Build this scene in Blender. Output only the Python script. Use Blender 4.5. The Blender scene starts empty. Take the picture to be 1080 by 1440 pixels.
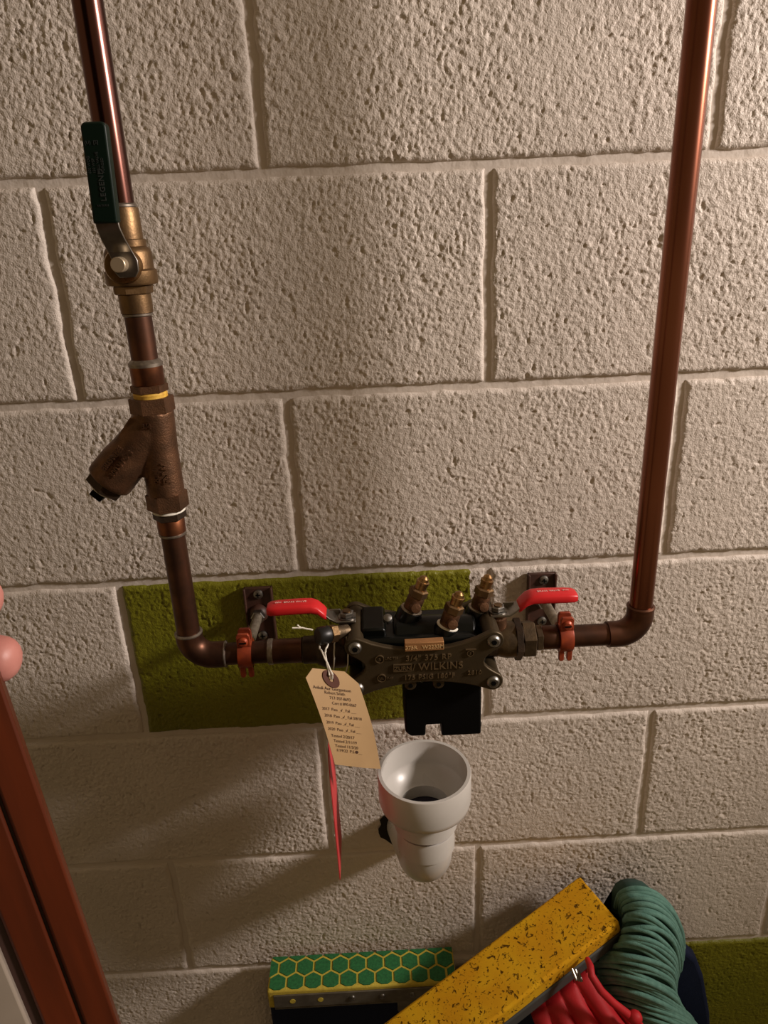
import bpy, bmesh, math, random
import numpy as np
from mathutils import Vector, Matrix

random.seed(7)
rng = np.random.default_rng(7)
SC = bpy.context.scene
COL = SC.collection

# ------------------------------------------------------------------ camera
CAM = Vector((-.1198, -.7217, 1.5732))
F_PX = 1014.16
YAW, PITCH, ROLL = -.0145, -.3727, -.0435


def cam_axes():
    cy, sy = math.cos(YAW), math.sin(YAW)
    cp, sp = math.cos(PITCH), math.sin(PITCH)
    fwd = Vector((-sy * cp, cy * cp, sp))
    right = Vector((cy, sy, 0))
    up = right.cross(fwd)
    c, s = math.cos(ROLL), math.sin(ROLL)
    return c * right + s * up, -s * right + c * up, fwd


RT, UP, FW = cam_axes()
cd = bpy.data.cameras.new('camera')
cd.sensor_fit = 'VERTICAL'
cd.sensor_height = 36.0
cd.sensor_width = 27.0
cd.lens = F_PX / 1440 * 36
cd.clip_start = .01
cam = bpy.data.objects.new('camera', cd)
COL.objects.link(cam)
cam.matrix_world = Matrix(((RT.x, UP.x, -FW.x, CAM.x), (RT.y, UP.y, -FW.y, CAM.y), (RT.z, UP.z, -FW.z, CAM.z), (0, 0, 0, 1)))
SC.camera = cam

# ------------------------------------------------------------------ world, lamp, exposure
w = bpy.data.worlds.new('world')
SC.world = w
w.use_nodes = True
bg = w.node_tree.nodes['Background']
bg.inputs[0].default_value = (1.0, .70, .37, 1)
bg.inputs[1].default_value = .215

ld = bpy.data.lights.new('reflector_lamp', 'SPOT')
ld.energy = 186
ld.spot_size = math.radians(118)
ld.spot_blend = 1.0
ld.color = (1.0, .88, .81)
ld.shadow_soft_size = .14
lamp = bpy.data.objects.new('reflector_lamp', ld)
lamp.location = (1.6, -.57, 2.10)
lamp.rotation_euler = (Vector((-.05, 0, 2.0)) - lamp.location).to_track_quat('-Z', 'Y').to_euler()
COL.objects.link(lamp)

SC.view_settings.view_transform = 'Standard'
SC.view_settings.look = 'None'
SC.view_settings.gamma = 1
SC.view_settings.use_curve_mapping = False
SC.view_settings.exposure = 0.0


def at(u, v, Y):
    """point of the plane Y that the measured photo position (u, v) lies on"""
    r = RT * ((u - 540) / F_PX) + UP * ((720 - v) / F_PX) + FW
    return CAM + r * ((Y - CAM.y) / r.y)


# ------------------------------------------------------------------ materials
def mat(name, color, rough=.5, metal=0.0, var=0.0, vscale=30, color2=None, bump=0.0, bscale=200, bdist=.001, spec=.5, stretch=None, detail=4, thresh=(.35, .65)):
    m = bpy.data.materials.new(name)
    m.use_nodes = True
    nt = m.node_tree
    b = nt.nodes['Principled BSDF']
    b.inputs['Base Color'].default_value = (*color, 1)
    b.inputs['Roughness'].default_value = rough
    b.inputs['Metallic'].default_value = metal
    b.inputs['Specular IOR Level'].default_value = spec
    co = nt.nodes.new('ShaderNodeTexCoord')
    src = co.outputs['Object']
    if stretch:
        mp = nt.nodes.new('ShaderNodeMapping')
        mp.inputs['Scale'].default_value = stretch
        nt.links.new(src, mp.inputs[0])
        src = mp.outputs[0]
    if color2 is not None:
        n = nt.nodes.new('ShaderNodeTexNoise')
        n.inputs['Scale'].default_value = vscale
        n.inputs['Detail'].default_value = detail
        nt.links.new(src, n.inputs['Vector'])
        r = nt.nodes.new('ShaderNodeValToRGB')
        r.color_ramp.elements[0].position = thresh[0]
        r.color_ramp.elements[1].position = thresh[1]
        r.color_ramp.elements[0].color = (*color, 1)
        r.color_ramp.elements[1].color = (*color2, 1)
        nt.links.new(n.outputs['Fac'], r.inputs[0])
        nt.links.new(r.outputs[0], b.inputs['Base Color'])
        rr = nt.nodes.new('ShaderNodeMapRange')
        rr.inputs[3].default_value = max(0, rough - .1)
        rr.inputs[4].default_value = min(1, rough + .1)
        nt.links.new(n.outputs['Fac'], rr.inputs[0])
        nt.links.new(rr.outputs[0], b.inputs['Roughness'])
    if bump > 0:
        n2 = nt.nodes.new('ShaderNodeTexNoise')
        n2.inputs['Scale'].default_value = bscale
        n2.inputs['Detail'].default_value = 3
        nt.links.new(src, n2.inputs['Vector'])
        bp = nt.nodes.new('ShaderNodeBump')
        bp.inputs['Strength'].default_value = bump
        bp.inputs['Distance'].default_value = bdist
        nt.links.new(n2.outputs['Fac'], bp.inputs['Height'])
        nt.links.new(bp.outputs[0], b.inputs['Normal'])
    return m


def block_mat(name, col, col2, rough, edge=None):
    """painted, pebbly concrete block: cream or olive paint over coarse grain with small pits"""
    m = bpy.data.materials.new(name)
    m.use_nodes = True
    nt = m.node_tree
    N, L = nt.nodes, nt.links
    b = N['Principled BSDF']
    b.inputs['Roughness'].default_value = rough
    b.inputs['Specular IOR Level'].default_value = .35
    g = N.new('ShaderNodeNewGeometry')
    pos = g.outputs['Position']
    big = N.new('ShaderNodeTexNoise')
    big.inputs['Scale'].default_value = 9
    big.inputs['Detail'].default_value = 5
    L.new(pos, big.inputs['Vector'])
    rp = N.new('ShaderNodeValToRGB')
    rp.color_ramp.elements[0].position = .32
    rp.color_ramp.elements[1].position = .68
    rp.color_ramp.elements[0].color = (*col, 1)
    rp.color_ramp.elements[1].color = (*col2, 1)
    L.new(big.outputs['Fac'], rp.inputs[0])
    colout = rp.outputs[0]
    L.new(colout, b.inputs['Base Color'])
    return m, N, L, b, pos


MAT = {}


def wall_materials():
    for name, c1, c2, ro in (('cream_block', (.60, .53, .463), (.66, .585, .513), .5), ('olive_block', (.150, .150, .009), (.195, .183, .012), .42), ('mortar', (.61, .54, .472), (.66, .585, .513), .5)):
        m, N, L, b, pos = block_mat(name, c1, c2, ro)
        if name == 'mortar':
            n = N.new('ShaderNodeTexNoise')
            n.inputs['Scale'].default_value = 60
            n.inputs['Detail'].default_value = 4
            L.new(pos, n.inputs['Vector'])
            bp = N.new('ShaderNodeBump')
            bp.inputs['Strength'].default_value = .6
            bp.inputs['Distance'].default_value = .003
            L.new(n.outputs['Fac'], bp.inputs['Height'])
            L.new(bp.outputs[0], b.inputs['Normal'])
        else:
            # fine grain on top of the modelled relief
            n = N.new('ShaderNodeTexNoise')
            n.inputs['Scale'].default_value = 620
            n.inputs['Detail'].default_value = 2
            L.new(pos, n.inputs['Vector'])
            bp = N.new('ShaderNodeBump')
            bp.inputs['Strength'].default_value = .8
            bp.inputs['Distance'].default_value = .0009
            L.new(n.outputs['Fac'], bp.inputs['Height'])
            L.new(bp.outputs[0], b.inputs['Normal'])
            if name == 'olive_block':
                # the paint stops short of the block's right end, with a brushed edge
                tc = N.new('ShaderNodeTexCoord')
                sx = N.new('ShaderNodeSeparateXYZ')
                L.new(tc.outputs['Object'], sx.inputs[0])
                nz = N.new('ShaderNodeTexNoise')
                nz.inputs['Scale'].default_value = 90
                L.new(pos, nz.inputs['Vector'])
                ma = N.new('ShaderNodeMath')
                ma.operation = 'MULTIPLY_ADD'
                ma.inputs[1].default_value = .010
                L.new(nz.outputs['Fac'], ma.inputs[0])
                L.new(sx.outputs['X'], ma.inputs[2])
                gt = N.new('ShaderNodeMath')
                gt.operation = 'GREATER_THAN'
                gt.inputs[1].default_value = .3935
                L.new(ma.outputs[0], gt.inputs[0])
                mx = N.new('ShaderNodeMix')
                mx.data_type = 'RGBA'
                L.new(gt.outputs[0], mx.inputs[0])
                L.new(b.inputs['Base Color'].links[0].from_socket, mx.inputs[6])
                mx.inputs[7].default_value = (.61, .54, .472, 1)
                L.new(mx.outputs[2], b.inputs['Base Color'])
        MAT[name] = m


wall_materials()
MAT['copper_bright'] = mat('copper_bright', (.28, .105, .062), .27, 1, color2=(.17, .06, .036), vscale=18, stretch=(1, 1, .25))
MAT['copper_violet'] = mat('copper_violet', (.15, .066, .055), .22, 1, color2=(.085, .038, .028), vscale=14, stretch=(1, 1, .3))
MAT['copper_dull'] = mat('copper_dull', (.13, .056, .032), .42, .85, color2=(.07, .034, .022), vscale=45)
MAT['copper_clean'] = mat('copper_clean', (.24, .09, .042), .40, .95, color2=(.12, .05, .028), vscale=70)
MAT['brass'] = mat('brass', (.22, .135, .062), .44, .85, color2=(.13, .077, .037), vscale=60, bump=.3, bscale=500, bdist=.0005)
MAT['stem_brass'] = mat('stem_brass', (.50, .40, .27), .45, .6)
MAT['brass_gold'] = mat('brass_gold', (.46, .29, .13), .30, 1, color2=(.30, .17, .075), vscale=150)
MAT['bronze'] = mat('bronze', (.17, .085, .045), .46, .8, color2=(.10, .052, .028), vscale=90, bump=.6, bscale=700, bdist=.0006)
MAT['bronze_dark'] = mat('bronze_dark', (.07, .043, .026), .5, .7, color2=(.035, .024, .017), vscale=60, bump=.4, bscale=500, bdist=.0006)
MAT['bronze_plate'] = mat('bronze_plate', (.075, .053, .027), .48, .6, color2=(.055, .039, .020), vscale=40, bump=.3, bscale=900, bdist=.0004)
MAT['cast_letters'] = mat('cast_letters', (.24, .17, .095), .36, .75)  # lighter than the plate: worn tops plus edge highlights put into the colour
MAT['union_brass'] = mat('union_brass', (.15, .105, .06), .48, .85, color2=(.085, .06, .037), vscale=80, bump=.4, bscale=400, bdist=.0006)
MAT['label_copper'] = mat('label_copper', (.42, .21, .085), .5, .5)
MAT['engrave'] = mat('engrave', (.75, .52, .26), .5, .3)
MAT['solder'] = mat('solder', (.34, .30, .25), .45, .9, color2=(.20, .165, .135), vscale=220)
MAT['steel'] = mat('steel', (.36, .34, .31), .34, 1, color2=(.24, .22, .20), vscale=120)
MAT['zinc'] = mat('zinc', (.33, .315, .29), .42, 1, color2=(.17, .16, .145), vscale=260)
MAT['rod'] = mat('rod', (.42, .36, .28), .5, .8, color2=(.26, .22, .17), vscale=150)
MAT['black_epoxy'] = mat('black_epoxy', (.0025, .003, .0025), .30, 0, spec=.25)
MAT['black_matte'] = mat('black_matte', (.0022, .0022, .0022), .55, 0, spec=.12)
MAT['black_cap'] = mat('black_cap', (.007, .007, .007), .4, 0)
MAT['red_vinyl'] = mat('red_vinyl', (.62, .018, .022), .34, 0, spec=.4)
MAT['pale_print'] = mat('pale_print', (.85, .55, .5), .5, 0)
MAT['green_vinyl'] = mat('green_vinyl', (.0012, .009, .005), .45, 0, spec=.25)
MAT['grey_print'] = mat('grey_print', (.03, .036, .033), .5, 0)
MAT['hanger_orange'] = mat('hanger_orange', (.40, .065, .02), .42, .25, color2=(.25, .04, .016), vscale=120)
MAT['hanger_brown'] = mat('hanger_brown', (.075, .030, .020), .5, .1, color2=(.05, .022, .015), vscale=90)
MAT['tape_yellow'] = mat('tape_yellow', (.72, .45, .06), .6, 0, color2=(.55, .30, .04), vscale=250)
MAT['tape_white'] = mat('tape_white', (.78, .74, .64), .6, 0)
MAT['pvc'] = mat('pvc', (.57, .545, .505), .3, 0, color2=(.52, .495, .455), vscale=20)
MAT['primer'] = mat('primer', (.10, .05, .11), .4, 0)
MAT['water'] = mat('water', (.02, .018, .035), .06, 0)
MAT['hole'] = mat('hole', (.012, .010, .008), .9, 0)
MAT['manila'] = mat('manila', (.46, .30, .145), .6, 0, color2=(.41, .26, .125), vscale=15)
MAT['ink'] = mat('ink', (.06, .026, .016), .6, 0)
MAT['eyelet'] = mat('eyelet', (.085, .024, .012), .55, 0)
MAT['string'] = mat('string', (.75, .70, .60), .8, 0)
MAT['red_card'] = mat('red_card', (.60, .045, .05), .5, 0)
MAT['wood'] = mat('wood', (.105, .019, .005), .4, 0, color2=(.06, .011, .003), vscale=14, stretch=(6, 6, .5), detail=6, spec=.3)
MAT['wood_dark'] = mat('wood_dark', (.03, .010, .005), .7, 0)
MAT['pale_metal'] = mat('pale_metal', (.42, .36, .30), .45, .3, color2=(.3, .25, .2), vscale=12)
MAT['skin'] = mat('skin', (.48, .20, .165), .5, 0, color2=(.42, .16, .13), vscale=60, bump=.15, bscale=300)
MAT['nail'] = mat('nail', (.72, .42, .36), .3, 0)
MAT['hex_green'] = mat('hex_green', (.02, .17, .045), .75, 0, color2=(.012, .11, .03), vscale=300, bump=.6, bscale=900, bdist=.0006)
MAT['sponge_light'] = mat('sponge_light', (.60, .47, .055), .85, 0, color2=(.50, .38, .045), vscale=200, bump=.4, bscale=600)
MAT['bracket_metal'] = mat('bracket_metal', (.20, .18, .14), .5, .6, color2=(.13, .115, .09), vscale=60)
MAT['grey_plastic'] = mat('grey_plastic', (.06, .063, .06), .5, 0, spec=.3)
MAT['yarn'] = mat('yarn', (.085, .205, .165), .9, 0, color2=(.125, .265, .215), vscale=120, bump=1, bscale=900, bdist=.001)
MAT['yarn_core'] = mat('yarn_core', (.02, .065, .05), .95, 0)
MAT['red_cloth'] = mat('red_cloth', (.50, .008, .014), .62, 0, color2=(.40, .006, .012), vscale=25, bump=.2, bscale=300)
MAT['navy'] = mat('navy', (.006, .010, .030), .75, 0, color2=(.008, .013, .038), vscale=30, bump=.3, bscale=500, spec=.2)
MAT['floor'] = mat('floor', (.22, .19, .15), .6, 0, color2=(.17, .145, .115), vscale=12)
MAT['handle_wood'] = mat('handle_wood', (.45, .28, .12), .5, 0, color2=(.36, .21, .09), vscale=30, stretch=(4, 4, .5))


def sponge_material():
    m = bpy.data.materials.new('sponge_yellow')
    m.use_nodes = True
    nt = m.node_tree
    N, L = nt.nodes, nt.links
    b = N['Principled BSDF']
    b.inputs['Roughness'].default_value = .9
    b.inputs['Specular IOR Level'].default_value = .15
    co = N.new('ShaderNodeTexCoord')
    hs = []
    for sc, lo, hi in ((125, .30, .385), (300, .27, .38)):
        n = N.new('ShaderNodeTexNoise')
        n.inputs['Scale'].default_value = sc
        n.inputs['Detail'].default_value = 3
        n.inputs['Distortion'].default_value = .6
        L.new(co.outputs['Object'], n.inputs['Vector'])
        r = N.new('ShaderNodeMapRange')
        r.inputs[1].default_value = lo
        r.inputs[2].default_value = hi
        L.new(n.outputs['Fac'], r.inputs[0])
        hs.append(r.outputs[0])
    mu = N.new('ShaderNodeMath')
    mu.operation = 'MULTIPLY'
    L.new(hs[0], mu.inputs[0])
    L.new(hs[1], mu.inputs[1])
    bp = N.new('ShaderNodeBump')
    bp.inputs['Strength'].default_value = 1
    bp.inputs['Distance'].default_value = .004
    L.new(mu.outputs[0], bp.inputs['Height'])
    L.new(bp.outputs[0], b.inputs['Normal'])
    big = N.new('ShaderNodeTexNoise')
    big.inputs['Scale'].default_value = 22
    L.new(co.outputs['Object'], big.inputs['Vector'])
    cb = N.new('ShaderNodeValToRGB')
    cb.color_ramp.elements[0].position = .35
    cb.color_ramp.elements[1].position = .65
    cb.color_ramp.elements[0].color = (.60, .29, .008, 1)
    cb.color_ramp.elements[1].color = (.70, .40, .012, 1)
    L.new(big.outputs['Fac'], cb.inputs[0])
    mx = N.new('ShaderNodeMix')
    mx.data_type = 'RGBA'
    L.new(mu.outputs[0], mx.inputs[0])
    mx.inputs[6].default_value = (.15, .07, .004, 1)
    L.new(cb.outputs[0], mx.inputs[7])
    L.new(mx.outputs[2], b.inputs['Base Color'])
    return m


MAT['sponge_yellow'] = sponge_material()

# ------------------------------------------------------------------ mesh helpers
V = Vector
AX, AY, AZ = V((1, 0, 0)), V((0, 1, 0)), V((0, 0, 1))


def frame(axis, hint=None):
    a = V(axis).normalized()
    h = V(hint) if hint is not None else (AX if abs(a.x) < .9 else AZ)
    u = (h - a * h.dot(a)).normalized()
    return u, a.cross(u), a


class MB:
    def __init__(s):
        s.v, s.f = [], []

    def add(s, vs, fs):
        o = len(s.v)
        s.v += [V(p) for p in vs]
        s.f += [tuple(i + o for i in f) for f in fs]
        return s

    def lathe(s, prof, origin, axis, seg=28, caps=True, hint=None, closed=False, phase=0):
        """prof: (radius, height along axis)"""
        u, w_, a = frame(axis, hint)
        o = V(origin)
        vs, fs = [], []
        for r, h in prof:
            for k in range(seg):
                t = 2 * math.pi * (k + phase) / seg
                vs.append(o + a * h + (u * math.cos(t) + w_ * math.sin(t)) * r)
        n = len(prof)
        for i in range(n if closed else n - 1):
            j = (i + 1) % n
            for k in range(seg):
                k2 = (k + 1) % seg
                fs.append((i * seg + k, i * seg + k2, j * seg + k2, j * seg + k))
        if caps and not closed:
            fs.append(tuple(reversed(range(seg))))
            fs.append(tuple(range((n - 1) * seg, n * seg)))
        return s.add(vs, fs)

    def cyl(s, p0, p1, r, seg=20, r1=None, hint=None, phase=0):
        p0, p1 = V(p0), V(p1)
        d = p1 - p0
        return s.lathe([(r, 0), (r if r1 is None else r1, d.length)], p0, d, seg, hint=hint, phase=phase)

    def hexa(s, p0, p1, r, hint=None, ch=.0008, phase=0):
        p0, p1 = V(p0), V(p1)
        d = p1 - p0
        return s.lathe([(r - ch * 1.5, 0), (r, ch), (r, d.length - ch), (r - ch * 1.5, d.length)], p0, d, 6, hint=hint, phase=phase)

    def box(s, c, size, ux=AX, uy=AY, uz=AZ):
        c = V(c)
        x, y, z = V(ux) * size[0] / 2, V(uy) * size[1] / 2, V(uz) * size[2] / 2
        vs = [c + x * i + y * j + z * k for i in (-1, 1) for j in (-1, 1) for k in (-1, 1)]
        return s.add(vs, [(0, 1, 3, 2), (4, 6, 7, 5), (0, 4, 5, 1), (2, 3, 7, 6), (0, 2, 6, 4), (1, 5, 7, 3)])

    def prism(s, outline, origin, ux, uy, depth, ch=0.0):
        """outline in (ux, uy), extruded by depth along ux x uy; ch chamfers the far rim"""
        ux, uy = V(ux), V(uy)
        n = ux.cross(uy).normalized()
        o = V(origin)
        k = len(outline)
        cx = sum(p[0] for p in outline) / k
        cy = sum(p[1] for p in outline) / k
        lay = [(0, 1)]
        if ch > 0:
            lay += [(depth - ch, 1), (depth, 0)]
        else:
            lay += [(depth, 1)]
        vs = []
        for h, full in lay:
            for i, (a, b) in enumerate(outline):
                if not full:
                    pa, pb = outline[i - 1], outline[(i + 1) % k]
                    t = V((pb[0] - pa[0], pb[1] - pa[1], 0))
                    t = t.normalized() if t.length > 0 else V((1, 0, 0))
                    a, b = a - t.y * ch * s.sgn, b + t.x * ch * s.sgn
                vs.append(o + ux * a + uy * b + n * h)
        fs = [tuple(reversed(range(k))), tuple(range((len(lay) - 1) * k, len(lay) * k))]
        for l in range(len(lay) - 1):
            for i in range(k):
                j = (i + 1) % k
                fs.append((l * k + i, l * k + j, (l + 1) * k + j, (l + 1) * k + i))
        return s.add(vs, fs)
    sgn = 1

    def tube(s, pts, r, seg=8, caps=True):
        pts = [V(p) for p in pts]
        n = len(pts)
        rr = r if isinstance(r, (list, tuple)) else [r] * n
        T = []
        for i in range(n):
            T.append((pts[min(i + 1, n - 1)] - pts[max(i - 1, 0)]).normalized())
        u, w_, _ = frame(T[0])
        vs, fs = [], []
        for i in range(n):
            if i:
                u = (u - T[i] * u.dot(T[i])).normalized()
                w_ = T[i].cross(u)
            for k in range(seg):
                t = 2 * math.pi * k / seg
                vs.append(pts[i] + (u * math.cos(t) + w_ * math.sin(t)) * rr[i])
        for i in range(n - 1):
            for k in range(seg):
                k2 = (k + 1) % seg
                fs.append((i * seg + k, i * seg + k2, (i + 1) * seg + k2, (i + 1) * seg + k))
        if caps:
            fs.append(tuple(reversed(range(seg))))
            fs.append(tuple(range((n - 1) * seg, n * seg)))
        return s.add(vs, fs)

    def ball(s, c, r, axis=AZ, seg=16, rings=8, half=False, flat=1.0):
        prof = []
        a0 = 0 if half else -math.pi / 2
        for i in range(rings + 1):
            t = a0 + (math.pi / 2 - a0) * i / rings
            prof.append((max(1e-5, r * math.cos(t)), r * flat * math.sin(t)))
        return s.lathe(prof, c, axis, seg)

    def build(s, name, m, parent=None, angle=35, bevel=0, segs=2):
        me = bpy.data.meshes.new(name)
        off = parent['_o'] if parent is not None and '_o' in parent else (0, 0, 0)
        off = V(off)
        me.from_pydata([tuple(p - off) for p in s.v], [], s.f)
        me.validate()
        bm = bmesh.new()
        bm.from_mesh(me)
        bmesh.ops.recalc_face_normals(bm, faces=bm.faces)
        bm.to_mesh(me)
        bm.free()
        me.polygons.foreach_set('use_smooth', [True] * len(me.polygons))
        me.set_sharp_from_angle(angle=math.radians(angle))
        me.materials.append(MAT[m] if isinstance(m, str) else m)
        o = bpy.data.objects.new(name, me)
        COL.objects.link(o)
        if parent is not None:
            o.parent = parent
            o['_o'] = tuple(off)
        if bevel > 0:
            md = o.modifiers.new('bevel', 'BEVEL')
            md.width = bevel
            md.segments = segs
            md.limit_method = 'ANGLE'
            md.angle_limit = math.radians(40)
        return o


def thing(name, label, cat, base, group=None):
    o = bpy.data.objects.new(name, None)
    COL.objects.link(o)
    o.location = base
    o.empty_display_size = .02
    o['_o'] = tuple(base)
    return tag(o, label, cat, group)


def tag(o, label, cat, group=None):
    o['label'] = label
    o['category'] = cat
    if group:
        o['group'] = group
    return o


def arc(c, r, a0, a1, n, ux, uy):
    return [V(c) + (V(ux) * math.cos(a0 + (a1 - a0) * i / n) + V(uy) * math.sin(a0 + (a1 - a0) * i / n)) * r for i in range(n + 1)]


def text_mesh(body, size, depth, align='LEFT', bold=0.0, shear=0.0, spacing=1.0):
    cu = bpy.data.curves.new('t', 'FONT')
    cu.body = body
    cu.size = size
    cu.extrude = depth / 2
    cu.align_x = align
    cu.offset = bold
    cu.shear = shear
    cu.space_character = spacing
    cu.resolution_u = 2
    o = bpy.data.objects.new('t', cu)
    COL.objects.link(o)
    bpy.context.view_layer.update()
    dg = bpy.context.evaluated_depsgraph_get()
    me = bpy.data.meshes.new_from_object(o.evaluated_get(dg))
    vs = [v.co.copy() for v in me.vertices]
    fs = [tuple(p.vertices) for p in me.polygons]
    bpy.data.objects.remove(o)
    bpy.data.curves.remove(cu)
    bpy.data.meshes.remove(me)
    return vs, fs


def add_text(mb, body, size, depth, origin, ux, uy, align='LEFT', bold=0.0, shear=0.0, spacing=1.0, warp=None):
    vs, fs = text_mesh(body, size, depth, align, bold, shear, spacing)
    ux, uy = V(ux), V(uy)
    n = ux.cross(uy).normalized()
    if warp:
        vs = [warp(p) for p in vs]
    else:
        vs = [V(origin) + ux * p.x + uy * p.y + n * p.z for p in vs]
    return mb.add(vs, fs)


# ------------------------------------------------------------------ the setting: block wall and floor
U = .2032


def vnoise(x, y, seed):
    """smooth value noise on world coordinates (numpy)"""
    xi, yi = np.floor(x).astype(np.int64), np.floor(y).astype(np.int64)
    fx, fy = x - xi, y - yi
    fx = fx * fx * (3 - 2 * fx)
    fy = fy * fy * (3 - 2 * fy)

    def h(a, b):
        n = (a * 374761393 + b * 668265263 + seed * 1442695041) & 0xffffffff
        n = ((n ^ (n >> 13)) * 1274126177) & 0xffffffff
        n = n ^ (n >> 16)
        return (n & 0xffff) / 65535.0
    return (h(xi, yi) * (1 - fx) + h(xi + 1, yi) * fx) * (1 - fy) + (h(xi, yi + 1) * (1 - fx) + h(xi + 1, yi + 1) * fx) * fy


def relief(X, Z):
    """pebbly face of a split-faced, painted concrete block, metres (negative is into the block)"""
    wx = (vnoise(X * 260, Z * 260, 5) - .5) * .0026
    wz = (vnoise(X * 260, Z * 260, 6) - .5) * .0026
    x, z = X + wx, Z + wz
    a = vnoise(x * 520, z * 440, 1)
    b = vnoise(x * 690 + 3, z * 640, 2)
    c = vnoise(x * 190, z * 170, 3)
    big = vnoise(X * 13, Z * 13, 4) * .6 + vnoise(X * 37, Z * 37, 9) * .4
    amp = .40 + 1.15 * big
    h = (a - .5) * .00115 + (b - .5) * .00068 + (c - .5) * .00050
    pit = np.clip((vnoise(x * 330, z * 290, 8) - .82) / .18, 0, 1)
    rare = np.clip((vnoise(x * 150, z * 135, 12) - .91) / .09, 0, 1)
    return h * amp - pit * .0016 * amp - rare * .0016


def block_mesh(name, x0, x1, z0, z1, fine):
    """one block: relieved face with rounded arrises, flat sides; local origin at its lower left face corner"""
    step = .00125 if fine else .02
    nx, nz = max(4, int((x1 - x0) / step)), max(4, int((z1 - z0) / step))
    gx, gz = np.meshgrid(np.linspace(x0, x1, nx + 1), np.linspace(z0, z1, nz + 1))
    ed = np.minimum(np.minimum(gx - x0, x1 - gx), np.minimum(gz - z0, z1 - gz))
    wob = (vnoise(gx * 120, gz * 120, 11) - .5) * .0022
    rr = .0060
    t = np.clip((ed + wob * (ed > 1e-6)) / rr, 0, 1)
    rnd = -rr * (1 - np.sqrt(np.clip(1 - (1 - t) ** 2, 0, 1)))
    hgt = (relief(gx, gz) if fine else 0 * gx) * np.clip(ed / .004, 0, 1) + rnd
    near = np.clip(1 - ed / .012, 0, 1)
    gx = gx + near * ((vnoise(gx * 45, gz * 45, 21) - .5) * .0030 + (vnoise(gx * 160, gz * 160, 23) - .5) * .0010)
    gz = gz + near * ((vnoise(gx * 45, gz * 45, 22) - .5) * .0022 + (vnoise(gx * 160, gz * 160, 24) - .5) * .0008)
    co = np.stack([gx - x0, -hgt, gz - z0], -1).reshape(-1, 3)
    idx = np.arange((nx + 1) * (nz + 1)).reshape(nz + 1, nx + 1)
    q = np.stack([idx[:-1, :-1], idx[:-1, 1:], idx[1:, 1:], idx[1:, :-1]], -1).reshape(-1, 4)
    rim = np.concatenate([idx[0, :], idx[1:, -1], idx[-1, -2::-1], idx[-2:0:-1, 0]])
    n0 = len(co)
    back = co[rim].copy()
    back[:, 1] = .02
    co = np.concatenate([co, back])
    m = len(rim)
    k = np.arange(m)
    side = np.stack([rim, n0 + k, n0 + (k + 1) % m, rim[(k + 1) % m]], -1)
    faces = np.concatenate([q, side])
    me = bpy.data.meshes.new(name)
    me.vertices.add(len(co))
    me.vertices.foreach_set('co', co.ravel())
    me.loops.add(faces.size)
    me.loops.foreach_set('vertex_index', faces.ravel().astype(np.int32))
    me.polygons.add(len(faces))
    me.polygons.foreach_set('loop_start', np.arange(len(faces)) * 4)
    me.polygons.foreach_set('loop_total', np.full(len(faces), 4))
    me.update(calc_edges=True)
    me.polygons.foreach_set('use_smooth', [True] * len(faces))
    return me


# measured bed joints (index from J1 down) and head joints of the rows in view
def bedz(j):
    meas = {1: 1.6256 + .000, 2: 1.4225, 3: 1.2205, 4: 1.0155, 5: .8130, 6: .6105}
    return meas.get(j, (9 - j) * U)


HEAD = {}


def headx(j, k):
    """x of head joint k of the course above bed joint j"""
    off = {(2, -2): -.4085, (2, 0): .0005, (2, -1): 0, (3, -1): -.2035, (3, 1): .2005, (4, -2): -.4075, (4, 0): .0035, (5, -1): -.1985, (5, 1): .2075, (6, -2): -.410, (6, 0): -.0045, (6, 2): .403, (1, -1): -.205, (1, 1): .2035}
    return off.get((j, k), k * U)


def build_wall():
    mb = MB()
    mb.box((.2, .0588, 1.22), (3.4, .11, 2.44))
    wall = mb.build('wall_back', 'mortar')
    wall['kind'] = 'structure'
    wall['label'] = 'cream painted concrete block wall with recessed joints'
    g = .0030
    for j in range(-2, 10):
        zt, zb = bedz(j - 1), bedz(j)
        odd = (j % 2 == 1)
        ks = list(range(-7, 9, 2)) if odd else list(range(-6, 8, 2))
        for k in ks[:-1]:
            x0, x1 = headx(j, k) + g, headx(j, k + 2) - g
            z0, z1 = zb + g, zt - g
            fine = (-1 < j < 8) and x1 > -.62 and x0 < .42 and not (j == 7 and x1 < -.35) and j != 0 or (j == 1)
            fine = fine and x1 > -.60 and x0 < .45
            green = (j == 4 and k == -2) or (j == 7 and k == 1)
            me = block_mesh('block', x0, x1, z0, z1, fine)
            me.materials.append(MAT['olive_block' if green else 'cream_block'])
            o = bpy.data.objects.new('block', me)
            o.location = (x0, 0, z0)
            o.parent = wall
            COL.objects.link(o)
            if green:
                o['label'] = 'block painted olive green'
    return wall


wall = build_wall()
fl = MB().box((.2, -1.2, -.02), (3.4, 2.424, .04)).build('floor', 'floor')
fl['kind'] = 'structure'

# ------------------------------------------------------------------ copper piping
ZP, YP = 1.187, -.10
XL, XR, RP = -.3075, .1385, .0111


def ring_solder(mb, p, axis, r, wd=.0022):
    a = V(axis).normalized()
    mb.lathe([(r - .0012, -wd), (r + .0005, -wd * .4), (r + .0006, wd * .3), (r - .0010, wd)], V(p), a, 24)
    return mb


def elbow_path(c, a, b, r, n=10):
    """quarter bend that leaves c+a*r towards c+b*r"""
    cc = V(c) + V(a) * r + V(b) * r
    return [cc - V(b) * r * math.cos(t) - V(a) * r * math.sin(t) for t in [math.pi / 2 * i / n for i in range(n + 1)]]


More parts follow.
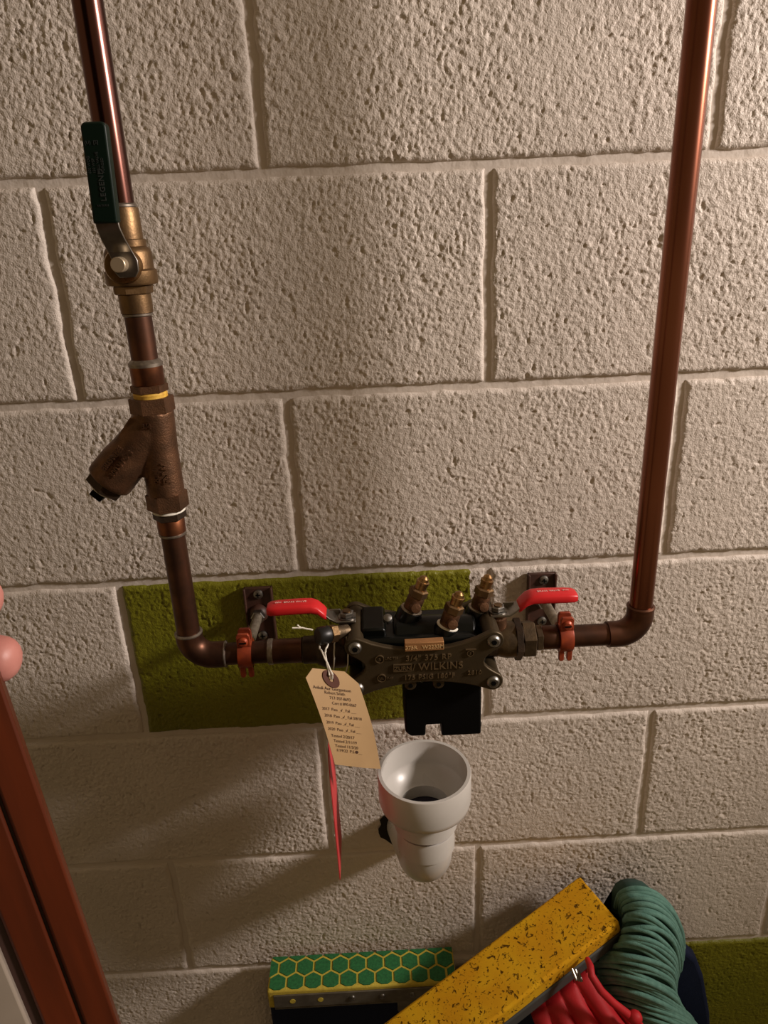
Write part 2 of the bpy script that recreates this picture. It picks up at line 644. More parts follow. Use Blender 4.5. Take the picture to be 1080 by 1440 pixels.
# upper left riser
t = thing('copper_pipe', 'violet-tinged copper riser pipe entering the top of the green-handled valve', 'pipe', (XL, YP, 1.598))
MB().cyl((XL, YP, 1.590), (XL, YP, 2.44), RP, 28).build('tube', 'copper_violet', t)
ring_solder(MB(), (XL, YP, 1.599), AZ, RP + .0006).build('solder_ring', 'solder', t)

# short nipple between valve and strainer
t = thing('copper_pipe', 'short dark copper pipe between the green-handled valve and the strainer', 'pipe', (XL, YP, 1.459))
MB().cyl((XL, YP, 1.462), (XL, YP, 1.524), RP, 28).build('tube', 'copper_dull', t)
ring_solder(MB(), (XL, YP, 1.5165), AZ, RP + .0008, .002).build('solder_ring', 'solder', t)
mb = MB().lathe([(.0125, 0), (.0137, .002), (.0137, .018), (.0128, .0185)], (XL, YP, 1.4575), AZ, 28)
mb.build('adapter', 'copper_clean', t)
mb = MB().lathe([(.0118, -.003), (.0142, -.0022), (.0143, .0005), (.0128, .0022), (.0112, .0036)], (XL, YP, 1.4762), AZ, 24)
mb.build('solder_ring', 'solder', t)
MB().hexa((XL, YP, 1.4515), (XL, YP, 1.4585), .0157, hint=(1, .3, 0)).build('hex_collar', 'bronze', t, angle=20)
MB().lathe([(.0138, 0), (.0145, .001), (.0143, .003), (.0146, .0045), (.0138, .006)], (XL, YP, 1.4458), AZ, 26).build('sealing_tape', 'tape_yellow', t)

# lower left run with elbow
t = thing('copper_pipe', 'dark copper pipe bending from under the strainer to the olive-backed clamp', 'pipe', (XL, YP, ZP))
MB().cyl((XL, YP, 1.205), (XL, YP, 1.335), RP, 28).build('tube', 'copper_dull', t)
MB().cyl((-.285, YP, ZP), (-.205, YP, ZP), RP, 28).build('tube', 'copper_dull', t)
MB().hexa((XL, YP, 1.3345), (XL, YP, 1.3415), .0150, hint=(1, .2, 0)).build('hex_collar', 'bronze_dark', t, angle=20)
MB().lathe([(.0138, 0), (.0148, .0008), (.0146, .0026), (.014, .0038)], (XL, YP, 1.3412), AZ, 24).build('sealing_tape', 'tape_white', t)
MB().lathe([(.0118, 0), (.0126, .001), (.0126, .014), (.0120, .015)], (XL, YP, 1.3205), AZ, 28).build('adapter', 'copper_clean', t)
ring_solder(MB(), (XL, YP, 1.3195), AZ, RP + .001, .002).build('solder_ring', 'solder', t)
# elbow: swept bend with cups
R_E = .0215
path = [V((XL, YP, ZP + R_E + .005))] + elbow_path((XL, YP, ZP), AZ, AX, R_E) + [V((XL + R_E + .012, YP, ZP))]
MB().tube(path, .0131, 26).build('elbow', 'copper_dull', t)
ring_solder(MB(), (XL, YP, ZP + R_E + .005), AZ, .0130, .0016).build('solder_ring', 'solder', t)
ring_solder(MB(), (XL + R_E + .012, YP, ZP), AX, .0128, .0014).build('solder_ring', 'solder', t)
MB().lathe([(.0116, 0), (.0124, .001), (.0124, .030), (.0128, .031)], (-.2290, YP, ZP), AX, 28).build('adapter', 'copper_dull', t)
MB().lathe([(.0112, 0), (.0130, .001), (.0131, .005), (.0126, .006)], (-.2325, YP, ZP), AX, 24).build('solder_ring', 'solder', t)

# right run with elbow
t = thing('copper_pipe', 'reddish-brown copper riser pipe elbowed up from the union', 'pipe', (XR, YP, ZP))
MB().cyl((XR, YP, 1.212), (XR, YP, 2.44), RP, 28).build('tube', 'copper_bright', t)
MB().cyl((.037, YP, ZP), (.118, YP, ZP), RP, 28).build('tube', 'copper_dull', t)
path = [V((XR, YP, ZP + R_E + .008))] + elbow_path((XR, YP, ZP), AZ, -AX, R_E) + [V((XR - R_E - .010, YP, ZP))]
MB().tube(path, .0131, 26).build('elbow', 'copper_dull', t)
MB().lathe([(.0128, -.001), (.0136, -.0003), (.0136, .0012), (.0120, .0024)], (XR, YP, ZP + R_E + .008), AZ, 24).build('elbow_rim', 'copper_dull', t)
MB().lathe([(.0114, 0), (.0121, .001), (.0121, .016), (.0116, .017)], (.0405, YP, ZP), AX, 28).build('adapter', 'copper_dull', t)

# ------------------------------------------------------------------ green-handled ball valve
ZV = 1.555
t = thing('ball_valve', 'brass ball valve with a green-gripped steel lever standing upright', 'valve', (XL, YP, 1.517))
prof = [(.0118, 1.5170), (.0131, 1.5178), (.0131, 1.5322), (.0126, 1.5328)]
MB().lathe([(r, h - 1.517) for r, h in prof], (XL, YP, 1.517), AZ, 30).build('lower_socket', 'brass', t)
MB().hexa((XL, YP, 1.5325), (XL, YP, 1.5395), .0156, hint=(.8, -.6, 0)).build('hex_collar', 'brass', t, angle=20)
prof = [(.0150, 1.5392), (.0198, 1.5400), (.0206, 1.5415), (.0206, 1.5505), (.0196, 1.5512), (.0188, 1.5520), (.0186, 1.5640), (.0172, 1.5672), (.0150, 1.5690)]
MB().lathe([(r, h - 1.539) for r, h in prof], (XL, YP, 1.539), AZ, 36).build('body', 'brass', t)
prof = [(.0148, 1.5685), (.0154, 1.5690), (.0154, 1.5738), (.0148, 1.5745)]
MB().lathe([(r, h - 1.568) for r, h in prof], (XL, YP, 1.568), AZ, 30).build('collar', 'brass', t)
prof = [(.0136, 1.5738), (.0136, 1.5960), (.0132, 1.5976), (.0118, 1.5978)]
MB().lathe([(r, h - 1.573) for r, h in prof], (XL, YP, 1.573), AZ, 30).build('upper_socket', 'brass', t)
mb = MB().lathe([(.0142, .010), (.0142, .0195), (.0128, .0215), (.0128, .0225), (.0085, .0230)], (XL, YP, ZV), -AY, 30)
mb.build('stem_boss', 'brass_gold', t)
MB().lathe([(.0058, .02), (.0058, .0335), (.0052, .0342)], (XL + .0012, YP, ZV + .0015), -AY, 22).build('stem', 'stem_brass', t)
# lever: plate that rises from the stem and steps outwards to the grip
yl = YP - .0255
out = arc((0, 0, 0), .0100, math.radians(200), math.radians(340), 10, AX, AZ)
lev = MB()
sec = [(ZV - .0085, .0060, yl), (ZV - .004, .0094, yl), (ZV + .004, .0098, yl), (ZV + .0105, .0092, yl - .001), (ZV + .020, .0088, yl - .0105), (ZV + .028, .0086, yl - .0140), (ZV + .045, .0085, yl - .0145)]
vs, fs = [], []
for i, (z, hw, y) in enumerate(sec):
    cx = XL + .0022 + (.0022 if i < 3 else -.001 * (i - 3))
    vs += [V((cx - hw, y, z)), V((cx + hw, y, z)), V((cx + hw, y + .0026, z)), V((cx - hw, y + .0026, z))]
for i in range(len(sec) - 1):
    for k in range(4):
        fs.append((4 * i + k, 4 * i + (k + 1) % 4, 4 * i + 4 + (k + 1) % 4, 4 * i + 4 + k))
fs += [(3, 2, 1, 0), tuple(4 * (len(sec) - 1) + k for k in range(4))]
lev.add(vs, fs).build('lever', 'steel', t, angle=25, bevel=.0005)
# grip
gz0, gz1, gy = 1.5858, 1.6525, yl - .0133
gx0, gx1 = XL + .0003, XL + .0030
oc = [(-.0090, 0), (.0090, 0)]
hh = gz1 - gz0
n = 6
oc += [(.0090 - .004 + .004 * math.cos(a), hh - .004 + .004 * math.sin(a)) for a in [math.pi / 2 * i / n for i in range(n + 1)]]
oc += [(-.0090 + .004 - .004 * math.sin(a), hh - .004 + .004 * math.cos(a)) for a in [math.pi / 2 * i / n for i in range(n + 1)]]
sh = V((gx1 - gx0, 0, hh)).normalized()
grip = MB().prism(oc, (gx0, gy + .0045, gz0), AX, sh, .0095).build('grip', 'green_vinyl', t, bevel=.0016, segs=3)
tx = MB()
gyf = gy - .0052
add_text(tx, 'LEGEND', .0052, .0003, (gx0 + .0035, gyf, gz0 + .0150), sh, -AX, bold=.0001, spacing=1.15)
for q, (s_, a) in enumerate((('600 WOG', .0335), ('150 WSP', .0335), ('BALL VALVE', .0335), ('FORGED', .0335))):
    add_text(tx, s_, .0026, .0003, (gx0 - .0040 + .0032 * q, gyf, gz0 + a), sh, -AX)
add_text(tx, '1/4 TURN', .0020, .0003, (gx0 - .0038, gyf, gz0 + .0115), AX, sh)
add_text(tx, '(U)  [S]', .0032, .0003, (gx0 - .0052, gyf, gz0 + .0525), AX, sh)
tx.build('lettering', 'grey_print', grip)

# ------------------------------------------------------------------ Y strainer
t = thing('y_strainer', 'bronze Y-shaped strainer with a capped side branch below the green-handled valve', 'strainer', (XL, YP, 1.345))
MB().hexa((XL, YP, 1.4340), (XL, YP, 1.4475), .0190, hint=(.75, -.65, 0), ch=.0006).build('hex_end', 'bronze', t, angle=20)
MB().hexa((XL, YP, 1.3445), (XL, YP, 1.3600), .0186, hint=(.75, -.65, 0), ch=.0006).build('hex_end', 'bronze', t, angle=20)
bd = V((-.70, -.10, -.74)).normalized()
b0 = V((XL, YP, 1.4245))
cast = MB().lathe([(.0165, 1.357), (.0166, 1.365), (.0163, 1.40), (.0172, 1.425), (.0176, 1.4350)], (XL, YP, 0), AZ, 34)
cast.lathe([(.0160, .000), (.0176, .010), (.0186, .034), (.0202, .046), (.0206, .066), (.0196, .0690)], b0, bd, 34)
cast.prism([(.004, .020), (-.014, .018), (-.046, -.022), (-.030, -.036), (-.012, -.036), (.004, -.030)], (XL - .004, YP + .0125, 1.414), AX, AZ, .025)
cast = cast.build('body', 'bronze', t)
rm = cast.modifiers.new('blend', 'REMESH')
rm.mode = 'VOXEL'
rm.voxel_size = .0010
rm.use_smooth_shade = True
sm = cast.modifiers.new('smooth', 'SMOOTH')
sm.factor = .5
sm.iterations = 14
cap = MB().hexa(b0 + bd * .0680, b0 + bd * .0770, .0180, hint=(0, -1, 0)).build('cap', 'bronze_dark', t, angle=20)
MB().lathe([(.0112, .0760), (.0112, .0795)], b0, bd, 20).build('seal', 'tape_white', cap)
MB().box(b0 + bd * .0830, (.0115, .0115, .009), *[frame(bd)[i] for i in (0, 1, 2)]).build('plug', 'black_matte', cap, bevel=.0008)
pu, pv = V((.707, 0, .707)), V((-.707, 0, .707))
o_ = b0 + bd * .052 + V((-.0035, -.0207, .0025))
o_ = b0 + bd * .050 + V((-.0030, -.0207, .0035))
for s_, org in (('BRONZE', o_ + V((-.0045, .0004, -.0020))), ('300 WOG', o_ + V((.0015, .0, -.0080)))):
    tx = MB()
    add_text(tx, s_, .0068, .0022, org, pu, pv, bold=.0002)
    tx.build('lettering', 'bronze', t)


def on_run(z0, x0):
    """wrap text round the upright run, reading upwards"""
    def f(p):
        a = (x0 - p.y) / .0166
        r = .0166 + p.z
        return V((XL + r * math.sin(a), YP - r * math.cos(a), z0 + p.x))
    return f


for s_, sz, z0, x0 in (('FNW', .0085, 1.3720, .0100), ('20M', .0070, 1.3740, .0010)):
    tx = MB()
    add_text(tx, s_, sz, .0022, None, AX, AZ, bold=.0002, warp=on_run(z0, x0))
    tx.build('lettering', 'bronze', t)
tx = MB()
add_text(tx, '3/4', .0062, .0022, (XL - .0065, YP - .0172, 1.4235), AX, AZ, bold=.0002)
tx.build('lettering', 'bronze', t)


# ------------------------------------------------------------------ pipe hangers
def hanger(xc, label, side):
    t = thing('pipe_hanger', label, 'pipe hanger', (xc, 0, 1.175), None)
    # wall plate with folded rims
    pl = MB()
    pl.box((xc + side * .0008, -.0035, 1.1765), (.031, .005, .068))
    pl.box((xc + side * .0008 - .0148, -.0055, 1.1765), (.0022, .009, .068))
    pl.box((xc + side * .0008 + .0148, -.0055, 1.1765), (.0022, .009, .068))
    pl.build('wall_plate', 'hanger_brown', t, bevel=.0006)
    for dz in (.0265, -.0255):
        s = MB().lathe([(.0056, 0), (.0052, .0016), (.0030, .0030)], (xc + .001, -.006, 1.1765 + dz), -AY, 18)
        s = s.build('screw', 'zinc', t)
        x_ = MB().box((xc + .001, -.0089, 1.1765 + dz), (.0055, .0012, .0011)).box((xc + .001, -.0089, 1.1765 + dz), (.0011, .0012, .0055))
        x_.build('cross_slot', 'black_matte', s)
    MB().lathe([(.0105, .005), (.0105, .009), (.0085, .013), (.0072, .014)], (xc, 0, 1.180), -AY, 24).build('boss', 'hanger_brown', t)
    MB().hexa((xc, -.013, 1.181), (xc, -.021, 1.181), .0078).build('nut', 'steel', t, angle=20)
    MB().tube([(xc, -.015, 1.181), (xc, -.05, 1.184), (xc, -.084, 1.186)], .0052, 14).build('rod', 'rod', t)
    # split ring: band with an ear above and below
    n = 30
    band = MB()
    hw = .0066
    band.lathe([(.0116, -hw), (.0146, -hw), (.0149, -hw + .001), (.0149, hw - .001), (.0146, hw), (.0116, hw)], (xc, YP, ZP), AX, 34, caps=False, closed=True)
    bo = band.build('split_ring', 'hanger_orange', t)
    for sg in (1, -1):
        ear = MB()
        if sg > 0:
            ear.prism([(-.0066, .010), (.0066, .010), (.0066, .0235), (.0050, .0262), (-.0050, .0262), (-.0066, .0235)], (xc, YP - .0055, ZP), AX, AZ, .0035)
            ear.prism([(-.0066, .010), (.0066, .010), (.0066, .0235), (.0050, .0262), (-.0050, .0262), (-.0066, .0235)], (xc, YP + .0052, ZP), AX, AZ, .0035)
        else:
            for dx in (-.0040, .0040):
                ear.prism([(-.0026, -.010), (-.0026, -.0215), (-.0012, -.0232), (.0012, -.0232), (.0026, -.0215), (.0026, -.010)], (xc + dx, YP - .0045, ZP), AX, AZ, .0045)
        ear.build('ear', 'hanger_orange', t, bevel=.0007)
    s = MB().lathe([(.0050, .008), (.0050, .0102), (.0034, .0118)], (xc, YP, ZP + .0180), -AY, 18).build('ear_screw', 'hanger_orange', t)
    MB().box((xc, YP - .0117, ZP + .0180), (.0068, .0014, .0013)).build('slot', 'black_matte', s)
    return t


hanger(-.2537, 'orange split-ring pipe clamp on a brown plate fixed to the olive block', 1)
hanger(.0640, 'orange split-ring pipe clamp on a brown plate fixed to cream block', -1)


# ------------------------------------------------------------------ red-handled shutoff valves
def lever_and_grip(t, xs, zn, sgn, words):
    """flat lever with its stem at xs that runs out in x (sgn) and steps up into a vinyl grip"""
    y0, hw = YP + .000, .0085
    ln = MB()
    sec = [(-.0085, zn, .0088), (-.0065, zn, .0092), (.010, zn, .0092), (.0165, zn + .0035, .0082), (.0265, zn + .0135, .0078), (.0330, zn + .0155, .0078), (.060, zn + .0150, .0078)]
    th = .0024
    vs, fs = [], []
    for x, z, h in sec:
        vs += [V((xs + sgn * x, y0 - h, z)), V((xs + sgn * x, y0 + h, z)), V((xs + sgn * x, y0 + h, z + th)), V((xs + sgn * x, y0 - h, z + th))]
    for i in range(len(sec) - 1):
        for k in range(4):
            fs.append((4 * i + k, 4 * i + (k + 1) % 4, 4 * i + 4 + (k + 1) % 4, 4 * i + 4 + k))
    fs += [(3, 2, 1, 0), tuple(4 * (len(sec) - 1) + k for k in range(4))]
    ln.add(vs, fs)
    ln.box((xs + sgn * .0125, y0 + .0085, zn + .004), (.012, .002, .006))
    lv = ln.build('lever', 'steel', t, angle=25, bevel=.0005)
    g = MB()
    gs = [(.0195, zn + .0065, .0082, .0035), (.0215, zn + .0085, .0094, .0042), (.0275, zn + .0143, .0096, .0046), (.0335, zn + .0166, .0098, .0050), (.045, zn + .0168, .0100, .0052), (.066, zn + .0162, .0098, .0052), (.0735, zn + .0158, .0092, .0048), (.0765, zn + .0156, .0078, .0036)]
    vs, fs = [], []
    K = 14
    for x, z, a, b in gs:
        for k in range(K):
            tt = 2 * math.pi * (k + .5) / K
            c, s = math.cos(tt), math.sin(tt)
            e = .5
            vs.append(V((xs + sgn * x, y0 + a * math.copysign(abs(c) ** e, c), z + b * math.copysign(abs(s) ** e, s))))
    for i in range(len(gs) - 1):
        for k in range(K):
            fs.append((K * i + k, K * i + (k + 1) % K, K * (i + 1) + (k + 1) % K, K * (i + 1) + k))
    fs += [tuple(range(K)), tuple(reversed(range(K * (len(gs) - 1), K * len(gs))))]
    gr = g.add(vs, fs).build('grip', 'red_vinyl', t, angle=50)
    tx = MB()
    xw = xs + sgn * .0535
    add_text(tx, words, .0036, .0003, (xw, y0 - .0012, zn + .0220), AX, AY, align='CENTER', spacing=1.05)
    tx.build('lettering', 'pale_print', gr)
    n_ = MB().lathe([(.0088, 0), (.0088, .0012)], (xs, y0, zn + th), AZ, 24).hexa((xs, y0, zn + th + .001), (xs, y0, zn + th + .0062), .0070, hint=(.9, .4, 0)).build('lock_nut', 'zinc', t, angle=20)
    MB().cyl((xs, y0, zn + .003), (xs, y0, zn + .0098), .0040, 18).build('stem_end', 'brass', n_)


# left valve
t = thing('ball_valve', 'dark bronze shutoff valve with red lever grip pointing over the olive block', 'valve', (-.165, YP, ZP))
mb = MB().lathe([(.0125, 0), (.0138, .001), (.0138, .014), (.0150, .016), (.0185, .022), (.0192, .030), (.0192, .040), (.0175, .046), (.0150, .049), (.0150, .062)], (-.1975, YP, ZP), AX, 32)
mb.build('body', 'bronze_dark', t)
MB().lathe([(.0090, .014), (.0090, .0262), (.0070, .0275), (.0070, .0330)], (-.1515, YP, ZP), AZ, 22).build('stem_boss', 'bronze_dark', t)
lever_and_grip(t, -.1515, ZP + .0325, -1, 'WH  BRASS VALVE')
# test cock with a black cap, aimed out to the front
c0, c1 = at(484, 888, -.117), at(449, 894.5, -.131)
dv = (c1 - c0).normalized()
tc = MB().lathe([(.0064, -.004), (.0066, .006), (.0072, .007), (.0072, .010), (.0056, .0105), (.0056, .014)], c0, dv, 20)
tc.cyl((-.1560, -.108, 1.195), c0 + dv * .002, .0058, 16)
tc = tc.build('test_cock', 'union_brass', t)
MB().hexa(c0 + dv * .0085, c0 + dv * .0165, .0088).build('hex_body', 'brass', tc, angle=20)
MB().lathe([(.0058, .016), (.0080, .0168), (.0086, .018), (.0086, .0270), (.0072, .0292), (.002, .0298)], c0, dv, 24).build('cap', 'black_cap', tc)

# right valve with its union
t = thing('ball_valve', 'bronze shutoff valve with red lever grip pointing over cream block, with union', 'valve', (.005, YP, ZP))
mb = MB().lathe([(.0150, -.012), (.0172, -.004), (.0182, .001), (.0182, .0145), (.0165, .016), (.0165, .019)], (.0040, YP, ZP), AX, 32)
mb.build('body', 'union_brass', t)
MB().lathe([(.0090, .014), (.0090, .0262), (.0070, .0275), (.0070, .0330)], (-.0032, YP, ZP), AZ, 22).build('stem_boss', 'bronze', t)
lever_and_grip(t, -.0032, ZP + .0305, 1, 'BRASS VALVE  WH')
MB().hexa((.0130, YP, ZP), (.0205, YP, ZP), .0212, hint=(0, .4, .9)).build('union_flange', 'bronze_dark', t, angle=20)
MB().hexa((.0200, YP, ZP), (.0335, YP, ZP), .0192, hint=(0, -.1, 1), ch=.0012).build('union_nut', 'union_brass', t, angle=20)
MB().hexa((.0345, YP, ZP), (.0410, YP, ZP), .0140, hint=(0, .1, 1)).build('union_tail', 'union_brass', t, angle=20)

# ------------------------------------------------------------------ backflow preventer
t = thing('backflow_preventer', 'black and bronze backflow preventer with lettered hourglass cover plate', 'backflow preventer', (-.078, YP, 1.11))
ZC = 1.1885
YF = -.140
XC = -.0790
hx, hz = .0650, .0225      # screw positions from centre


def plate_outline(top_bulge=0.0):
    pts = []

    def q(cx, cz, r, a0, a1, n=8):
        for i in range(n + 1):
            a = math.radians(a0 + (a1 - a0) * i / n)
            pts.append((cx + r * math.cos(a), cz + r * math.sin(a)))
    er = .0098
    # counter-clockwise from lower right ear
    q(hx, -hz, er, -110, 50)
    for i in range(1, 8):   # concave right side
        s = i / 8
        pts.append((hx + .0063 - .0150 * math.sin(math.pi * s), -hz + .0075 + (2 * hz - .015) * s))
    q(hx, hz, er, -50, 110)
    for i in range(1, 10):  # concave top
        s = i / 10
        pts.append((hx - .0034 - (2 * hx - .0068) * s, hz + .0092 - .0155 * math.sin(math.pi * s) ** .8))
    q(-hx, hz, er, 70, 230)
    for i in range(1, 8):
        s = i / 8
        pts.append((-hx - .0063 + .0150 * math.sin(math.pi * s), hz - .0075 - (2 * hz - .015) * s))
    q(-hx, -hz, er, 130, 290)
    for i in range(1, 10):  # concave bottom
        s = i / 10
        pts.append((-hx + .0034 + (2 * hx - .0068) * s, -hz - .0092 + .0125 * math.sin(math.pi * s) ** .8))
    return pts


po = plate_outline()
body = MB().prism(po, (XC, YF + .0065, ZC), AX, AZ, .0065)
cover = body.build('cover_plate', 'bronze_plate', t, bevel=.0011)
MB().prism(po, (XC, -.066, ZC), AX, AZ, .006).build('back_plate', 'bronze_plate', t, bevel=.0011)
for sx in (-1, 1):
    for sz in (-1, 1):
        p = V((XC + sx * hx, YF, ZC + sz * hz))
        MB().cyl((p.x, -.068, p.z), (p.x, YF + .003, p.z), .0082, 20).build('post', 'bronze_plate', t)
        s = MB().lathe([(.0062, 0), (.0064, .0006), (.0058, .0022), (.0046, .0032)], p, -AY, 20).build('screw', 'zinc', cover)
        MB().hexa(p + V((0, -.0024, 0)), p + V((0, -.0038, 0)), .0028, ch=.0001).build('socket', 'black_matte', s)
# black body between the plates
mb = MB()
mb.prism([(-.0600, -.021), (.0600, -.021), (.0600, .015), (.045, .0225), (-.0605, .0225)], (XC, -.071, ZC), AX, AZ, .058)
mb.build('body', 'black_epoxy', t, bevel=.005, segs=4)
MB().cyl((-.152, YP, ZP), (-.005, YP, ZP), .0165, 28).build('inlet', 'bronze_dark', t)
mb = MB().cyl((XC - .028, -.104, ZC + .011), (XC + .052, -.104, ZC + .009), .0205, 30)
mb.build('check_housing', 'black_epoxy', t, bevel=.003)
MB().prism([(-.012, -.012), (.012, -.012), (.012, .010), (.009, .0125), (-.009, .0125), (-.012, .010)], (XC - .047, -.075, ZC + .018), AX, AZ, .046).build('end_housing', 'black_epoxy', t, bevel=.002)
s = MB().lathe([(.0048, 0), (.0050, .003), (.0040, .0058), (.0012, .0072)], at(545, 868, -.112) + V((0, 0, -.003)), V((0, -.6, .8)), 18).build('vent_screw', 'zinc', t)
# cap strip with the serial number
lb = MB().prism([(-.0180, -.0045), (.0185, -.0045), (.0185, .0045), (-.0180, .0045)], (XC - .0005, YF + .0055, ZC + .0218), AX, AZ, .0085).build('label_strip', 'label_copper', t, bevel=.0006)
tx = MB()
add_text(tx, '375R   W2233M', .0054, .0004, (XC, YF - .0031, ZC + .0197), AX, AZ, align='CENTER', bold=.00005, spacing=1.0)
tx.build('lettering', 'engrave', lb)
# lettering cast on the cover
tx = MB()
yt = YF - .0008
add_text(tx, '3/4" 375 RP', .0078, .0016, (XC + .0035, yt, ZC + .0062), AX, AZ, align='CENTER', bold=.0001, spacing=1.15)
add_text(tx, '/', .0095, .0016, (XC - .0105, yt, ZC - .0046), AX, AZ, align='CENTER')
add_text(tx, 'WILKINS', .0100, .0016, (XC + .0150, yt, ZC - .0046), AX, AZ, align='CENTER', bold=.0001, spacing=1.1)
add_text(tx, 'ZURN', .0058, .0016, (XC - .0212, yt, ZC - .0036), AX, AZ, align='CENTER', bold=.0001)
for dz in (-.0048, .0024):
    tx.box((XC - .0212, yt, ZC + dz), (.0165, .0016, .0007))
for dx in (-.0295, -.0129):
    tx.box((XC + dx, yt, ZC - .0012), (.0007, .0016, .0078))
add_text(tx, '175 PSIG 180°F', .0068, .0016, (XC + .0040, yt, ZC - .0146), AX, AZ, align='CENTER', bold=.0001, spacing=1.12)
add_text(tx, '2810', .0058, .0016, (XC + .0470, yt, ZC - .0125), AX, AZ, align='CENTER', bold=.0001, spacing=1.2)
for (dx, dz, l_) in ((-.0425, .0095, 'S'), (-.0415, -.0115, 'UL')):
    tx.lathe([(.0036, -.0008), (.0042, -.0008), (.0042, .0008), (.0036, .0008)], (XC + dx, yt, ZC + dz), -AY, 20, caps=False, closed=True)
    add_text(tx, l_, .0050 if len(l_) == 1 else .0034, .0016, (XC + dx, yt, ZC + dz - (.0018 if len(l_) == 1 else .0012)), AX, AZ, align='CENTER')
add_text(tx, 'UPC TES', .0032, .0012, (XC - .0375, yt, ZC + .0088), AX, AZ)
add_text(tx, 'CLASS', .0022, .0012, (XC - .0365, yt, ZC - .0125), AX, AZ)
tx.lathe([(.0028, -.0008), (.0033, -.0008), (.0033, .0008), (.0028, .0008)], (XC + .0430, yt, ZC + .0110), -AY, 18, caps=False, closed=True)
add_text(tx, 'S', .0038, .0016, (XC + .0430, yt, ZC + .0096), AX, AZ, align='CENTER')
tx.box((XC + .0435, yt, ZC + .0152), (.0100, .0016, .0007))
tx.build('lettering', 'cast_letters', cover)
# two small ears under the cover
for xx in (-.0930, -.0660):
    ring = MB()
    o8 = [(.0055, .006), (.0055, -.002)] + [(.0055 * math.cos(a), -.002 - .0055 * math.sin(a)) for a in [math.pi * i / 10 for i in range(1, 10)]] + [(-.0055, -.002), (-.0055, .006)]
    o8 = list(reversed(o8))
    e = ring.prism(o8, (xx, YF + .006, ZC - .0215), AX, AZ, .004).build('ear', 'bronze_plate', t, bevel=.0007)
    MB().lathe([(.0022, 0), (.0022, .0008)], (xx, YF + .0022, ZC - .0240), -AY, 14).build('hole', 'black_matte', e)
# relief valve
ro = [(-.0385, -.046), (-.0325, -.052), (-.0190, -.052), (-.0190, -.036), (-.0030, -.036), (-.0030, -.0525), (.0385, -.0525), (.0385, .012), (-.0385, .012), (-.0390, -.020)]
ro = [(-.0390, -.0455), (-.0335, -.0515), (-.0185, -.0515), (-.0180, -.0385), (-.0025, -.0385), (-.0025, -.0530), (.0375, -.0530), (.0375, .0135), (-.0330, .0135), (-.0390, .0010)]
rv = MB().prism(ro, (-.0605, -.082, 1.1480), AX, AZ, .046).build('relief_valve', 'black_matte', t, bevel=.0022, segs=3)
for dz in (.0040, -.0475):
    MB().lathe([(.0030, 0), (.0030, .0014), (.0016, .0022)], (-.0232, -.118, 1.1480 + dz), AX, 14).build('bolt', 'zinc', rv)
MB().cyl((-.0612, -.1, 1.150), (-.0612, -.1, 1.172), .022, 24).build('relief_neck', 'black_epoxy', t)


# test cocks
def cock(base, tip, scr, k):
    base, tip = V(base), V(tip)
    d = (tip - base)
    Lg = d.length
    d.normalize()
    lo = base - d * .010
    b = MB().lathe([(.0125, -.012), (.0125, .0), (.0112, .004), (.0105, .0045)], base, d, 22).build('boss', 'black_epoxy', t)
    MB().lathe([(.0096, .0035), (.0108, .0040), (.0108, .0052), (.0096, .0058)], base, d, 22).build('gasket', 'tape_white' if k else 'rod', b)
    c = MB().lathe([(.0080, .003), (.0085, .005), (.0085, .018), (.0078, .020)], base, d, 22).build('test_cock', 'bronze', t)
    MB().hexa(base + d * .0195, base + d * .0285, .0094, hint=(.3, -1, 0), ch=.0012).build('hex_body', 'brass', c, angle=20)
    MB().lathe([(.0058, .0275), (.0058, .034), (.0064, .0345), (.0064, .0370), (.0050, .0375), (.0044, .0405), (.0020, .0425)], base, d, 18).build('flare_tip', 'brass_gold', c)
    sd = V((.15, -1, .25)).normalized()
    m_ = base + d * .0095
    sc = MB().lathe([(.0052, .004), (.0052, .0135), (.0046, .0145), (.0010, .0150)], m_, sd, 18).build('stem', 'bronze', c)
    return c


cock((-.0900, -.100, 1.2225), at(600, 806, -.100), None, 0)
cock((-.0560, -.1150, 1.2110), at(650, 825, -.115), None, 1)
cock((-.0215, -.090, 1.2140), at(688, 806, -.090), None, 0)

# ------------------------------------------------------------------ manila tag
TL, TR = V((-.1900, -.1720, 1.2125)), V((-.1435, -.1420, 1.1900))
BL, BR = at(471, 1075, -.1760), at(538, 1083, -.1400)
TL = at(424, 938, -.1720)
TR = at(499, 946, -.1440)
nrm = (TR - TL).cross(BL - TL).normalized()
if nrm.y > 0:
    nrm = -nrm


def tagp(u, v, h=0.0):
    p = (TL * (1 - u) + TR * u) * (1 - v) + (BL * (1 - u) + BR * u) * v
    return p + nrm * (h + .0045 * math.sin(math.pi * v) - .004 * max(0, u - .6) * max(0, v - .5) * 4)


t = thing('paper_tag', 'manila inspection tag with handwritten lines hanging by white string', 'tag', tuple(tagp(.5, .07)))
W_, H_ = 12, 20
vs, fs = [], []
for s_ in (0, 1):
    for j in range(H_ + 1):
        for i in range(W_ + 1):
            u, v = i / W_, j / H_
            # clipped upper corners
            lim = .20 - v * 2.0
            if lim > 0:
                u = max(lim, min(1 - lim, u))
            vs.append(tagp(u, v, 0 if s_ == 0 else -.0005))
M_ = (W_ + 1) * (H_ + 1)
for j in range(H_):
    for i in range(W_):
        a = j * (W_ + 1) + i
        fs.append((a, a + 1, a + W_ + 2, a + W_ + 1))
        fs.append((M_ + a, M_ + a + W_ + 1, M_ + a + W_ + 2, M_ + a + 1))
rim = [i for i in range(W_ + 1)] + [j * (W_ + 1) + W_ for j in range(1, H_ + 1)] + [H_ * (W_ + 1) + i for i in range(W_ - 1, -1, -1)] + [j * (W_ + 1) for j in range(H_ - 1, 0, -1)]
